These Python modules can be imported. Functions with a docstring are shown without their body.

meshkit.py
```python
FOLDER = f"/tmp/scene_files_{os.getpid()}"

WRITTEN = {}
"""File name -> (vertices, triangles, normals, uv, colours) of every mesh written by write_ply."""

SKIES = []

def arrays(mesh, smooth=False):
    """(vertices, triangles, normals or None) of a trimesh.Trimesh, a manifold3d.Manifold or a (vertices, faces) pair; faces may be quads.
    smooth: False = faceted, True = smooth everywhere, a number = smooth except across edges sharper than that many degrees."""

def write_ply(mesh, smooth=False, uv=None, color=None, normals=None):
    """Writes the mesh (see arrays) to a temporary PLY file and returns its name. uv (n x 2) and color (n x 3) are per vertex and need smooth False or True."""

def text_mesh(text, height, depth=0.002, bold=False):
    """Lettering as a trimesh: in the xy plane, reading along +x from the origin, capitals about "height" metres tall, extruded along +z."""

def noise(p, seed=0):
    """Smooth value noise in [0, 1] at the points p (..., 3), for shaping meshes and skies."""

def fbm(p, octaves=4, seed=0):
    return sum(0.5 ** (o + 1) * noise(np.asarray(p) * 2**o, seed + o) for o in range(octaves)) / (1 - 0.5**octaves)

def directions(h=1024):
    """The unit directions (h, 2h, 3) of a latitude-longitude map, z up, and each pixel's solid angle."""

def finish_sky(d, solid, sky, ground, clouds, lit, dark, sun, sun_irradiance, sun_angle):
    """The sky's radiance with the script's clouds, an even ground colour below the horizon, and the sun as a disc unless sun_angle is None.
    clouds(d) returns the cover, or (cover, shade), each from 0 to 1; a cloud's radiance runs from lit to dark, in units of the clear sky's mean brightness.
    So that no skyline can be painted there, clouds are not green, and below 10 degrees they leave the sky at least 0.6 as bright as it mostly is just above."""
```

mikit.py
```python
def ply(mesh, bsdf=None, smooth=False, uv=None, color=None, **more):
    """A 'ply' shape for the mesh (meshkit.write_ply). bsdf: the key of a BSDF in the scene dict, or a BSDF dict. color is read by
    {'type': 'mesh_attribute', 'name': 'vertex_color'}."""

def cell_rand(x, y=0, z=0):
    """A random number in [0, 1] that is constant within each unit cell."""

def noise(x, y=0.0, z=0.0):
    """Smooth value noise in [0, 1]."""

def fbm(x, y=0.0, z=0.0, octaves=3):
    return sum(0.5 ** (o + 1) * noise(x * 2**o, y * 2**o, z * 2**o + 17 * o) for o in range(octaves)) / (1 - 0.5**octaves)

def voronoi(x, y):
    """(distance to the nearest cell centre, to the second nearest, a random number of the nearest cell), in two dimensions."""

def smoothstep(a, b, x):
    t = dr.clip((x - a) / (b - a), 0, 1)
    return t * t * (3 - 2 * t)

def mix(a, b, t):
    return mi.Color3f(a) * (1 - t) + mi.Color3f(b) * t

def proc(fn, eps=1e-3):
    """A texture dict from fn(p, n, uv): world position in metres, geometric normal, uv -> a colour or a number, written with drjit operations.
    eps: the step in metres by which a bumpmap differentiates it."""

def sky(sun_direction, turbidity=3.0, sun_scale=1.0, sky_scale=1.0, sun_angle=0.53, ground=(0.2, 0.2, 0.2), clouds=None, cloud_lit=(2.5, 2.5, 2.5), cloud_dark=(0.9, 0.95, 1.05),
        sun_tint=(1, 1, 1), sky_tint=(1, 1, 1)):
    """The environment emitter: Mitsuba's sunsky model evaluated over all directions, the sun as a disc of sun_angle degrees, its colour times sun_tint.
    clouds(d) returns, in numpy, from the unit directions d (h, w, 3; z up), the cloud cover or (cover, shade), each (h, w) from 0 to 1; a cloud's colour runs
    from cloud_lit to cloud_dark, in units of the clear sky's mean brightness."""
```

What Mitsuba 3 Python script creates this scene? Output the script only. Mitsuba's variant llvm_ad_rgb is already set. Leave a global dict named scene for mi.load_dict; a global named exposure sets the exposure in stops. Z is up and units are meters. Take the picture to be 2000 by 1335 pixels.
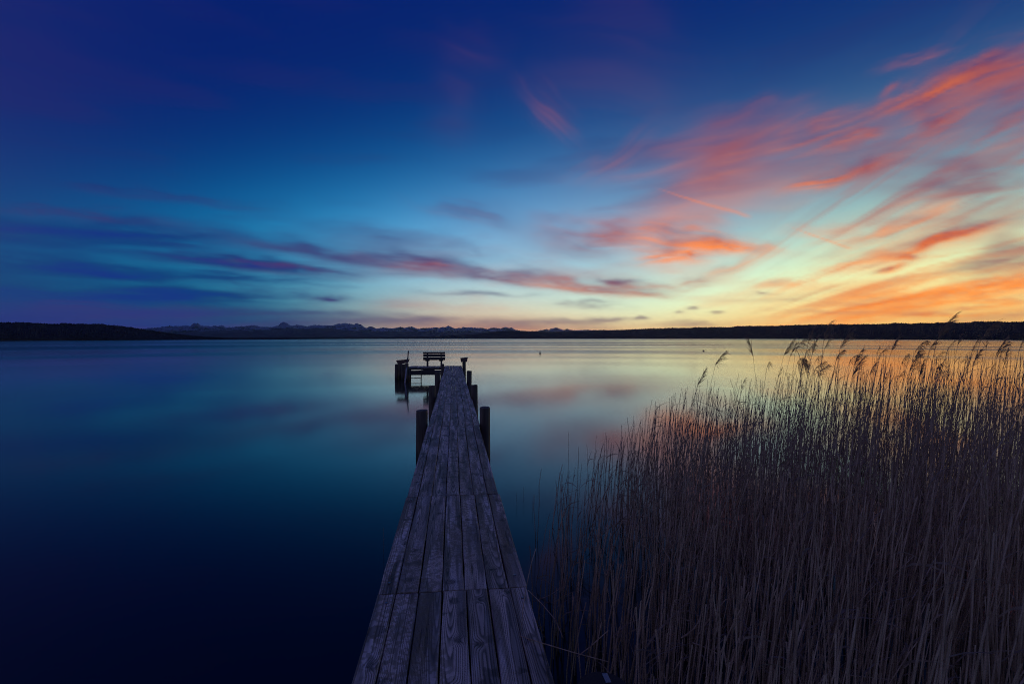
import math
import random

import numpy as np
import drjit as dr
import mitsuba as mi
import trimesh
import meshkit
import mikit
from mikit import cell_rand, fbm, mix, noise, smoothstep

rng = np.random.default_rng(7)
random.seed(7)
T = mi.ScalarTransform4f
scene, labels = {}, {}

# ---- camera: a wide lens, level, standing on the pier --------------------------------------------------------------
EYE, HORIZON = 2.57, 659.5          # metres above the lake; the horizon in rows of the 2000 x 1335 photograph
scene['camera'] = {
    'type': 'perspective', 'fov': 90.0, 'fov_axis': 'x', 'near_clip': 0.05, 'far_clip': 60000.0,
    'principal_point_offset_y': (667.5 - HORIZON) / 1335,
    'to_world': T().look_at(origin=[0, 0, EYE], target=[0, 10, EYE], up=[0, 0, 1]),
    'medium': {'type': 'ref', 'id': 'haze_air'},
}
exposure = 0.0

# ---- the evening sky -------------------------------------------------------------------------------------------
SUN_AZ, SUN_EL = 42.0, 3.0
DUSK_LIT = np.array([-2.337, -6.241, -7.336, 4.567, 14.581, -8.244, 22.624, -5.140, 6.774, -13.951])
DUSK_DARK = np.array([1.134, 3.548, 4.288, -2.562, -5.673, 5.167, -4.380, 3.554, 0.380, -9.941])
# cloud streaks: azimuth and elevation (degrees) of both ends, half width (degrees), opacity, share of red light, breadth of the strands, seed
STREAKS = [
    (8.5, 14.7, 35.0, 15.1, 4.83, 0.32, 0.44, 3.01, 11),
    (14.0, 17.7, 26.6, 17.4, 3.95, 0.24, 0.41, 3.08, 18),
    (-47.7, 0.8, -5.7, 1.6, 0.81, 0.45, 0.04, 1.81, 25),
    (-45.0, 1.9, -23.7, 3.0, 1.04, 0.50, 0.02, 1.29, 32),
    (-49.0, 8.5, -23.7, 8.9, 1.53, 0.42, 0.00, 1.19, 39),
    (-40.4, 8.7, -27.5, 8.9, 0.74, 0.34, 0.01, 0.88, 46),
    (-47.7, 7.8, -33.8, 8.9, 0.87, 0.51, 0.00, 0.82, 53),
    (-31.8, 9.7, -4.0, 7.4, 0.97, 0.64, 0.03, 1.16, 60),
    (-21.8, 8.9, -5.7, 7.9, 1.47, 0.34, 0.03, 1.37, 67),
    (-23.7, 8.9, -13.5, 8.1, 0.56, 0.34, 0.06, 0.87, 74),
    (-15.6, 8.3, -5.7, 7.3, 0.83, 0.68, 0.25, 0.94, 81),
    (-8.5, 7.7, 4.6, 6.2, 0.94, 0.64, 0.07, 0.97, 88),
    (0.0, 6.5, 16.7, 4.8, 0.92, 0.75, 0.40, 0.96, 95),
    (2.3, 6.2, 8.5, 5.4, 0.47, 0.50, 0.55, 0.73, 102),
    (-37.2, 7.5, -16.7, 6.7, 0.79, 0.72, 0.01, 0.89, 109),
    (-30.1, 7.3, -17.2, 6.7, 0.52, 0.51, 0.08, 0.68, 116),
    (-46.7, 6.2, -33.8, 5.5, 0.63, 0.68, 0.00, 0.65, 123),
    (-42.0, 5.7, -33.0, 5.0, 0.49, 0.51, 0.00, 0.61, 130),
    (-47.7, 3.5, -19.8, 4.2, 1.03, 0.68, 0.00, 0.96, 137),
    (-31.8, 5.4, -19.8, 5.0, 0.76, 0.42, 0.01, 0.79, 144),
    (-23.7, 4.6, -18.8, 4.0, 0.41, 0.51, 0.01, 0.64, 151),
    (-47.2, 2.6, -35.0, 2.9, 0.44, 0.45, 0.02, 0.64, 158),
    (-20.8, 4.0, -18.0, 4.2, 0.35, 0.75, 0.03, 0.51, 165),
    (-40.4, 12.6, -30.1, 13.0, 0.46, 0.40, 0.02, 0.85, 172),
    (-33.8, 13.4, -23.7, 12.8, 0.59, 0.40, 0.02, 0.98, 179),
    (-46.4, 10.1, -35.8, 10.6, 0.61, 0.45, 0.03, 0.72, 186),
    (-10.2, 14.7, 0.6, 12.3, 1.52, 0.32, 0.10, 1.42, 193),
    (-19.8, 11.2, -5.7, 10.7, 1.03, 0.21, 0.04, 1.22, 200),
    (-11.3, 10.0, 0.0, 9.1, 1.08, 0.21, 0.03, 1.12, 207),
    (-49.0, 6.7, -16.7, 5.4, 0.51, 0.47, 0.00, 0.48, 214),
    (-49.0, 5.2, -20.8, 6.0, 0.35, 0.42, 0.00, 0.41, 221),
    (-42.0, 7.7, -9.1, 6.7, 0.43, 0.42, 0.00, 0.51, 228),
    (-49.0, 4.1, -23.7, 3.5, 0.39, 0.42, 0.00, 0.45, 235),
    (-49.0, 8.0, -30.1, 9.7, 0.40, 0.42, 0.00, 0.42, 242),
    (-49.0, 2.0, -16.7, 2.6, 0.41, 0.45, 0.02, 0.48, 249),
    (-10.5, 5.1, 2.9, 4.8, 0.35, 0.42, 0.03, 0.73, 256),
    (4.6, 3.7, 12.7, 3.4, 0.38, 0.50, 0.08, 0.72, 263),
    (6.8, 4.1, 10.8, 4.0, 0.31, 0.45, 0.08, 0.56, 270),
    (9.1, 6.2, 14.0, 6.0, 0.45, 0.60, 0.14, 0.70, 277),
    (-19.8, 1.6, 8.5, 1.4, 0.70, 0.38, 0.05, 0.97, 284),
    (-27.5, 2.5, -13.5, 2.2, 0.55, 0.35, 0.03, 0.86, 291),
    (-13.5, 2.4, -5.7, 2.2, 0.38, 0.45, 0.06, 0.72, 298),
    (-5.7, 1.1, 18.3, 1.2, 0.54, 0.40, 0.08, 0.89, 305),
    (1.1, 1.8, 10.2, 1.6, 0.39, 0.38, 0.06, 0.73, 312),
    (8.3, 2.1, 12.8, 2.0, 0.30, 0.55, 0.08, 0.55, 319),
    (13.2, 2.1, 15.0, 2.1, 0.19, 0.55, 0.08, 0.46, 326),
    (17.5, 2.8, 18.6, 2.8, 0.18, 0.50, 0.10, 0.37, 333),
    (21.2, 2.6, 22.5, 2.6, 0.17, 0.60, 0.10, 0.35, 340),
    (18.8, 3.1, 20.0, 3.1, 0.17, 0.50, 0.10, 0.36, 347),
    (16.2, 1.4, 23.7, 1.4, 0.35, 0.50, 0.16, 0.65, 354),
    (25.4, 4.6, 26.7, 4.5, 0.16, 0.45, 0.14, 0.40, 361),
    (2.0, 25.6, 7.4, 21.5, 1.72, 0.22, 0.27, 1.94, 368),
    (-8.5, 26.7, -2.3, 25.1, 4.21, 0.06, 0.22, 2.92, 375),
    (0.0, 28.3, 21.8, 24.0, 4.74, 0.05, 0.30, 4.23, 382),
    (7.4, 17.8, 14.6, 21.0, 2.15, 0.23, 0.31, 1.93, 389),
    (18.3, 18.6, 28.8, 20.3, 1.99, 0.43, 0.33, 1.81, 396),
    (19.8, 17.0, 26.6, 17.8, 2.03, 0.33, 0.37, 1.85, 403),
    (15.1, 15.2, 26.1, 15.5, 1.73, 0.24, 0.46, 1.79, 410),
    (2.9, 11.2, 14.6, 10.0, 1.66, 0.55, 0.27, 1.57, 417),
    (7.4, 11.7, 13.5, 10.5, 0.82, 0.50, 0.45, 1.09, 424),
    (13.0, 10.9, 22.8, 9.5, 2.24, 0.78, 0.72, 1.75, 431),
    (14.0, 8.5, 21.3, 8.5, 0.99, 0.85, 0.92, 1.10, 438),
    (18.3, 10.3, 26.6, 8.5, 0.80, 0.70, 0.80, 1.03, 445),
    (20.3, 6.4, 26.6, 8.4, 0.99, 0.40, 0.72, 1.16, 452),
    (17.7, 5.3, 21.6, 5.8, 0.63, 0.50, 0.42, 0.87, 459),
    (10.8, 5.5, 17.2, 4.5, 0.52, 0.60, 0.45, 0.77, 466),
    (-3.4, 10.7, 14.0, 6.3, 3.40, 0.17, 0.05, 2.41, 473),
    (28.8, 14.4, 36.3, 15.5, 0.70, 0.71, 0.53, 0.95, 480),
    (33.4, 15.1, 36.1, 15.5, 0.51, 0.81, 0.31, 0.75, 487),
    (26.1, 18.3, 35.8, 19.4, 1.47, 0.47, 0.36, 1.36, 494),
    (31.0, 17.1, 37.6, 17.8, 0.92, 0.57, 0.38, 0.96, 501),
    (35.0, 19.5, 39.0, 21.1, 0.71, 0.66, 0.43, 0.83, 508),
    (35.2, 19.6, 46.7, 21.9, 1.12, 0.81, 0.37, 0.95, 515),
    (39.7, 20.1, 47.7, 20.3, 1.45, 0.66, 0.33, 1.04, 522),
    (35.8, 23.2, 40.7, 23.4, 0.53, 0.47, 0.31, 0.79, 529),
    (37.6, 17.5, 42.0, 18.6, 1.41, 0.76, 0.31, 1.10, 536),
    (40.7, 15.4, 47.2, 16.4, 0.82, 0.66, 0.41, 0.89, 543),
    (42.0, 17.2, 47.2, 18.4, 1.44, 0.47, 0.25, 1.10, 550),
    (42.9, 14.3, 47.2, 14.1, 0.76, 0.43, 0.31, 0.87, 557),
    (34.6, 15.2, 38.7, 15.7, 1.56, 0.30, 0.20, 1.32, 564),
    (36.5, 13.0, 44.7, 12.6, 1.23, 0.50, 0.22, 1.19, 571),
    (38.3, 12.1, 46.4, 12.0, 0.58, 0.47, 0.28, 0.74, 578),
    (31.4, 8.6, 40.7, 10.9, 1.16, 0.55, 0.78, 1.15, 585),
    (28.8, 10.1, 35.0, 10.6, 1.00, 0.30, 0.72, 1.27, 592),
    (36.1, 10.0, 39.9, 10.6, 0.48, 0.60, 0.50, 0.75, 599),
    (36.1, 7.3, 43.5, 9.0, 0.73, 0.85, 0.72, 0.95, 606),
    (37.6, 8.1, 43.4, 9.3, 0.36, 0.75, 0.34, 0.65, 613),
    (34.6, 7.2, 39.7, 7.4, 0.79, 0.50, 0.78, 0.88, 620),
    (29.7, 6.8, 38.3, 7.1, 0.91, 0.35, 0.80, 1.06, 627),
    (35.0, 5.8, 37.6, 6.3, 0.31, 0.70, 0.80, 0.53, 634),
    (36.7, 7.2, 38.5, 6.9, 0.25, 0.60, 0.50, 0.46, 641),
    (24.9, 5.2, 30.3, 5.4, 0.55, 0.36, 0.80, 0.77, 648),
    (39.7, 9.5, 46.7, 9.3, 1.31, 0.40, 0.30, 1.11, 655),
    (40.4, 6.0, 47.2, 6.2, 1.14, 0.45, 0.22, 1.10, 662),
    (31.0, 2.3, 42.0, 4.0, 0.81, 0.32, 0.97, 0.52, 669),
    (29.2, 1.8, 37.2, 2.4, 0.27, 0.36, 0.95, 0.34, 676),
    (31.8, 2.4, 40.0, 3.6, 0.31, 0.50, 0.97, 0.32, 683),
    (35.0, 2.5, 43.8, 3.5, 0.28, 0.54, 0.95, 0.29, 690),
    (32.6, 1.8, 44.4, 2.2, 0.24, 0.40, 0.90, 0.30, 697),
    (37.2, 3.1, 46.7, 4.5, 0.64, 0.58, 0.90, 0.45, 704),
    (38.7, 3.6, 46.7, 4.8, 0.34, 0.54, 0.78, 0.35, 711),
    (40.7, 4.5, 46.7, 5.2, 0.37, 0.43, 0.62, 0.38, 718),
    (40.4, 2.6, 46.7, 2.9, 0.33, 0.50, 0.85, 0.30, 725),
    (35.8, 2.2, 46.1, 1.6, 0.22, 0.40, 0.55, 0.28, 732),
    (38.0, 2.5, 44.7, 2.4, 0.18, 0.32, 0.50, 0.23, 739),
    (31.8, 3.6, 38.3, 4.6, 0.47, 0.25, 0.95, 0.49, 746),
    (34.2, 4.7, 39.7, 5.5, 0.35, 0.25, 0.90, 0.47, 753),
    (22.8, 3.7, 32.6, 3.7, 0.31, 0.25, 0.20, 0.51, 760),
    (25.2, 4.3, 34.2, 4.4, 0.24, 0.22, 0.25, 0.49, 767),
    (26.6, 2.8, 37.2, 2.2, 0.23, 0.25, 0.30, 0.47, 774),
    (29.2, 3.1, 35.8, 3.2, 0.22, 0.22, 0.45, 0.41, 781),
    (40.0, 5.8, 46.7, 6.2, 0.37, 0.40, 0.20, 0.43, 788),
    (41.3, 6.8, 46.7, 7.4, 0.32, 0.35, 0.25, 0.42, 795),
    (46.4, 20.4, 56.3, 23.4, 1.11, 0.57, 0.37, 0.87, 802),
    (46.4, 15.4, 56.3, 16.7, 1.04, 0.57, 0.33, 0.84, 809),
    (46.7, 9.3, 56.3, 10.4, 1.00, 0.52, 0.41, 0.80, 816),
    (46.4, 4.5, 58.0, 5.4, 0.74, 0.70, 0.75, 0.65, 823),
    (46.4, 2.3, 58.0, 2.7, 0.46, 0.43, 0.80, 0.53, 830),
    (-59.5, 6.9, -46.7, 8.2, 0.81, 0.60, 0.04, 0.67, 837),
    (-60.9, 3.9, -46.4, 4.7, 0.52, 0.59, 0.00, 0.54, 844),
    (-59.5, 2.3, -46.4, 2.9, 0.54, 0.70, 0.03, 0.57, 851),
    (15.4, 15.8, 25.3, 12.0, 0.17, 0.34, 0.98, 0.00, 858),
    (27.9, 11.1, 33.7, 8.1, 0.11, 0.40, 0.95, 0.00, 865),
]


def dusk(az, el):
    """Weights (clear sky, red glow, night) of the twilight arch: a function of elevation and of the azimuth from the sun."""
    el = np.maximum(el, 0)
    e, ca = np.tanh(el / 40) * 1.6, np.cos(np.radians(az - SUN_AZ))
    da = (az - SUN_AZ + 180) % 360 - 180
    h, g = np.exp(-el / 4), np.exp(-((da / 25) ** 2) - el / 8)
    f = np.stack([np.ones_like(e), e, e * e, ca, ca * e, h, h * ca, ca**3, g, h * ca**3], -1)
    a, b = np.exp(f @ DUSK_LIT), np.exp(f @ DUSK_DARK)
    t = 1 + a + b
    glow = .034 * np.exp(-((da / 30) ** 2) - el / 6)
    return 1 / t + glow, a / t, np.maximum(b / t - glow, 0)


def toward(az, el):
    a, e = math.radians(az), math.radians(el)
    return [math.sin(a) * math.cos(e), math.cos(a) * math.cos(e), math.sin(e)]


def _ramp(a, b, x):
    t = np.clip((x - a) / (b - a), 0, 1)
    return t * t * (3 - 2 * t)


def sky_clouds(d):
    el, az = np.degrees(np.arcsin(np.clip(d[..., 2], -1, 1))), np.degrees(np.arctan2(d[..., 0], d[..., 1]))
    clear, lit, dark = dusk(az, el)
    # thin veil of stretched cirrus everywhere, faint
    cirrus = meshkit.fbm(np.stack([az / 14 + el / 9, el / 2.2 - az / 30, 0 * az], -1), 4, 5)
    parts = [(clear, lit, dark)]
    # fine strands that fan out from the sunset: grey ones, then lit ones
    fx, fy = (az - 12) * np.cos(np.radians(np.clip(el, 0, 80))), el + 1.5
    fan, out = np.degrees(np.arctan2(fy, np.maximum(fx, .01))), np.hypot(fx, fy)
    warp = meshkit.fbm(np.stack([fan / 9, np.log(out + 1) * 2.2, 0 * fan + 2], -1), 4, 31) - .5
    reach = _ramp(8, 24, fx) * _ramp(50, 32, fan) * _ramp(62, 34, out)
    for k, (freq, lo, hi, op) in enumerate(((1.5, .50, .74, .30), (1.0, .50, .72, .46), (2.2, .52, .72, .42))):
        st = meshkit.fbm(np.stack([fan / (2.6 / freq) + 2.6 * warp, np.log(out + 1) * 2.4 + 3 * warp, 0 * fan + 5 * k], -1), 5, 41 + k)
        m = op * np.clip((st - lo) / (hi - lo), 0, 1) * reach * (_ramp(26, 3, el) * .75 + .25)
        q = (.22 + 0 * el) if k == 0 else .40 + .58 * _ramp(13, 3, el)
        clear, lit, dark = clear * (1 - m), lit * (1 - m) + m * q, dark * (1 - m) + m * (1 - q)
    for a0, e0, a1, e1, w, op, q, soft, seed in STREAKS:
        am, em, c = (a0 + a1) / 2, (e0 + e1) / 2, math.cos(math.radians((e0 + e1) / 2))
        ux, uy = (a1 - a0) * c, e1 - e0
        half = math.hypot(ux, uy) / 2
        ux, uy = ux / (2 * half), uy / (2 * half)
        near = (np.abs(az - am) < (half + 4 * w) / c * 1.3) & (np.abs(el - em) < abs(uy) * half + 4 * w + 2)
        x, y = (az[near] - am) * c, el[near] - em
        u, v = x * ux + y * uy, y * ux - x * uy
        if soft == 0:                                    # a condensation trail: thin, with ragged edge
            k = np.clip((u + half) / (2 * half), 0, 1)
            wob = (meshkit.fbm(np.stack([u / 1.5, 0 * u, 0 * u + seed], -1), 3, seed) - .5) * w * 1.2
            m = np.exp(-((v - wob) / (w * (.35 + .65 * k))) ** 2) * (np.abs(u) < half) * np.clip(k * 3, 0, 1) * np.clip((1 - k) * 12, 0, 1)
            sh = q + 0 * u
        else:
            n1 = meshkit.fbm(np.stack([u / (2.6 * soft + half * .35), v / (1.6 * soft), 0 * u + seed], -1), 3, seed) - .5
            n2 = meshkit.fbm(np.stack([u / (4.5 * soft + half * .3) + 1.2 * n1, v / (.8 * soft) + 1.6 * n1, 0 * u + seed + 7], -1), 5, seed + 3) - .5
            n3 = meshkit.fbm(np.stack([u / (7 * soft + half * .3) - 7.7, v / (.3 * soft) + 4 * n1, 0 * u + seed + 3], -1), 3, seed + 9) - .5
            n4 = meshkit.fbm(np.stack([u / (1.6 * soft + half * .14) + 3.3, v / (.9 * soft), 0 * u + seed + 1], -1), 4, seed + 5) - .5
            vv = v + n1 * w * 1.9
            s = np.sqrt((u / half) ** 2 + (vv / w) ** 2) + n1 * .8 + n4 * .5
            m = np.exp(-np.maximum(s - .15, 0) ** 2 * 1.6) * np.clip(.95 + 1.9 * n2 + 1.1 * n3 + .8 * n4, 0.05, 1.25) * (s < 2.2)
            sh = q * np.clip(1 + 1.1 * n3 - .8 * n4 - .3 * np.clip(vv / w, -1, 1), .3, 1.5)     # lit from below
        m = np.clip(m * op, 0, 1)
        z, a, b = (p[near] for p in (clear, lit, dark))
        clear[near], lit[near], dark[near] = z * (1 - m), a * (1 - m) + m * np.clip(sh, 0, 1), b * (1 - m) + m * (1 - np.clip(sh, 0, 1))
    # away from the sunset, mostly unseen: pale veil added to light pier and reeds
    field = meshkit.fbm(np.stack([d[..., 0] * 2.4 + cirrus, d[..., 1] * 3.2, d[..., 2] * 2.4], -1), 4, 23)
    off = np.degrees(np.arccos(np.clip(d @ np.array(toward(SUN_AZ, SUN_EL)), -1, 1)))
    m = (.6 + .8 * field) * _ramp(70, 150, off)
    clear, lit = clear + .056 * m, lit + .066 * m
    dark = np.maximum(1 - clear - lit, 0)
    m = np.clip((cirrus - .5) * 1.2, 0, .3) * np.clip(1.4 - el / 30, .1, 1)
    sh = np.clip(lit / np.maximum(lit + dark, 1e-6) * .9, .02, 1)
    clear, lit, dark = clear * (1 - m), lit * (1 - m) + m * sh, dark * (1 - m) + m * (1 - sh)
    return 1 - clear, dark / np.maximum(1 - clear, 1e-6)


# the sun has set: no disc, only the glow that its last light leaves
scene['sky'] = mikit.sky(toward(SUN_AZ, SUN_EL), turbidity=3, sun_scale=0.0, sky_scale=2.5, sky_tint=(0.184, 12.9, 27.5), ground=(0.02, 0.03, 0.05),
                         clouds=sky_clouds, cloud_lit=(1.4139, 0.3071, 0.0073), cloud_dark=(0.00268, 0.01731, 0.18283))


# ---- helpers -------------------------------------------------------------------------------------------------------
def numbered(key):
    if key not in TAKEN:
        TAKEN[key] = 0
        return key
    TAKEN[key] += 1
    return f'{key}_{TAKEN[key]:03d}'


TAKEN = {}


def part(holder, name, mesh, bsdf, smooth=False, uv=None, label=None, kind=None):
    key = numbered(f'{holder}__{name}')
    scene[key] = mikit.ply(mesh, bsdf, smooth=smooth, uv=uv)
    if label or kind:
        labels[key] = {k: v for k, v in (('label', label), ('kind', kind)) if v}
    return key


def thing(name, label, category, group=None):
    key = numbered(name)
    labels[key] = {'label': label, 'category': category}
    if group:
        labels[key]['group'] = group
    return key


def structure(name, mesh, bsdf, label, smooth=False):
    key = numbered(name)
    scene[key] = mikit.ply(mesh, bsdf, smooth=smooth)
    labels[key] = {'label': label, 'kind': 'structure'}
    return key


def tubes(P, R, sides=4, caps=True):
    """N tubes at once: P (n, k, 3) points, R (n, k) radii -> vertices, faces."""
    P, R = np.asarray(P, float), np.asarray(R, float)
    n, k, _ = P.shape
    t = np.gradient(P, axis=1)
    t /= np.linalg.norm(t, axis=2, keepdims=True) + 1e-12
    ref = np.where(np.abs(t[..., 2:]) < 0.9, [0, 0, 1.0], [1.0, 0, 0])
    a = np.cross(t, ref)
    a /= np.linalg.norm(a, axis=2, keepdims=True) + 1e-12
    b = np.cross(t, a)
    ang = np.arange(sides) * 2 * np.pi / sides
    v = P[:, :, None] + R[:, :, None, None] * (np.cos(ang)[:, None] * a[:, :, None] + np.sin(ang)[:, None] * b[:, :, None])
    i, j = np.meshgrid(np.arange(k - 1), np.arange(sides), indexing='ij')
    j2 = (j + 1) % sides
    q = np.stack([i * sides + j, i * sides + j2, (i + 1) * sides + j2, (i + 1) * sides + j], -1).reshape(-1, 4)
    f = np.vstack([q[:, [0, 1, 2]], q[:, [0, 2, 3]]])
    if caps:
        top = (k - 1) * sides
        f = np.vstack([f, [[top, top + m, top + m + 1] for m in range(1, sides - 1)], [[0, m + 1, m] for m in range(1, sides - 1)]])
    F = (f[None] + (np.arange(n) * k * sides)[:, None, None]).reshape(-1, 3)
    return v.reshape(-1, 3), F


def ribbons(P, W, S):
    """N flat blades: P (n, k, 3), half widths W (n, k), S (n, k, 3) sideways unit vectors."""
    n, k, _ = P.shape
    v = np.stack([P - S * W[..., None], P + S * W[..., None]], 2)
    i = np.arange(k - 1)
    q = np.stack([2 * i, 2 * i + 1, 2 * i + 3, 2 * i + 2], -1)
    f = np.vstack([q[:, [0, 1, 2]], q[:, [0, 2, 3]]])
    return v.reshape(-1, 3), (f[None] + (np.arange(n) * 2 * k)[:, None, None]).reshape(-1, 3)


def joined(pieces):
    vs, fs, at = [], [], 0
    for v, f in pieces:
        vs.append(v)
        fs.append(np.asarray(f) + at)
        at += len(v)
    return np.vstack(vs), np.vstack(fs)


def prism(points, lo, hi, axes):
    """A closed prism of a convex outline: outline (a, b) along axes[0], axes[1], extruded along axes[2] from lo to hi."""
    pts, A = np.asarray(points, float), np.asarray(axes, float)
    n = len(pts)
    v = np.vstack([pts @ A[:2] + lo * A[2], pts @ A[:2] + hi * A[2]])
    f = [[i, (i + 1) % n, n + (i + 1) % n] for i in range(n)] + [[i, n + (i + 1) % n, n + i] for i in range(n)]
    f += [[0, i + 1, i] for i in range(1, n - 1)] + [[n, n + i, n + i + 1] for i in range(1, n - 1)]
    m = trimesh.Trimesh(v, f, process=False)
    if m.volume < 0:
        m.invert()
    return np.array(m.vertices), np.array(m.faces)


# the pier's own directions: s along it, away from the camera, t to the right, z up
AL = np.array([-0.1133, 0.99356, 0.0])
AC = np.array([0.99356, 0.1133, 0.0])
UP = np.array([0.0, 0.0, 1.0])


def at(s, t, z):
    return s * AL + t * AC + z * UP


def block(s0, s1, t0, t1, z0, z1, c=0.008):
    """A timber in the pier's directions with chamfered long edges."""
    if s1 - s0 >= t1 - t0:
        o = [(t0 + c, z0), (t1 - c, z0), (t1, z0 + c), (t1, z1 - c), (t1 - c, z1), (t0 + c, z1), (t0, z1 - c), (t0, z0 + c)]
        return prism(o, s0, s1, [AC, UP, AL])
    o = [(s0 + c, z0), (s1 - c, z0), (s1, z0 + c), (s1, z1 - c), (s1 - c, z1), (s0 + c, z1), (s0, z1 - c), (s0, z0 + c)]
    return prism(o, t0, t1, [AL, UP, AC])


# ---- materials -----------------------------------------------------------------------------------------------------
def ring_field(uv):
    """Distance from the heart of the log at a point of a board: u runs along it (ten metres apart from board to board), v across."""
    u, v = mi.Float(uv.x), mi.Float(uv.y)
    k = dr.floor(u / 10)
    r1, r2, r3 = cell_rand(k, 1), cell_rand(k, 2), cell_rand(k, 3)
    x = v + (r1 - .5) * .10 + .012 * (noise(u * 1.1, k) - .5)
    depth = .012 + .05 * r2 + (u - 10 * k - 3) * (r3 - .5) * .05 + .035 * (noise(u * .9, k, 3.3) - .5)
    rr = dr.sqrt(x * x + depth * depth)
    cu = dr.floor(u / .55)
    ku, kv = (cu + .2 + .6 * cell_rand(cu, 5)) * .55, (cell_rand(cu, 6) - .5) * .12
    d2 = dr.square((u - ku) / 1.7) + dr.square(v - kv)
    has = dr.select(cell_rand(cu, 7) > .45, 1.0, 0.0)
    knot = dr.exp(-d2 / (.017 * .017)) * has
    rr = rr + .020 * dr.exp(-d2 / (.03 * .03)) * has + .0035 * (noise(u * 5, v * 30, k) - .5)
    smear = dr.exp(-dr.square((u - ku) / .035) - dr.square((v - kv) / .05)) * has * smoothstep(.3, .6, noise(u * 60, v * 35))
    return u, v, k, rr, dr.minimum(knot + .8 * smear, 1)


def plank_height(p, n, uv):
    u, v, k, rr, knot = ring_field(uv)
    w = rr * (95 + 60 * cell_rand(k, 9))
    w = w - dr.floor(w)
    late = smoothstep(.0, .7, w) * (1 - smoothstep(.86, 1.0, w))
    fibre = noise(u * 9, v * 420)
    crack = smoothstep(.80, .86, noise(u * 1.6, v * 55, k)) * smoothstep(.4, .7, noise(u * .9, v * 14, k + 5))
    return .0011 * late + .0006 * fibre - .003 * crack - .001 * knot


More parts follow.
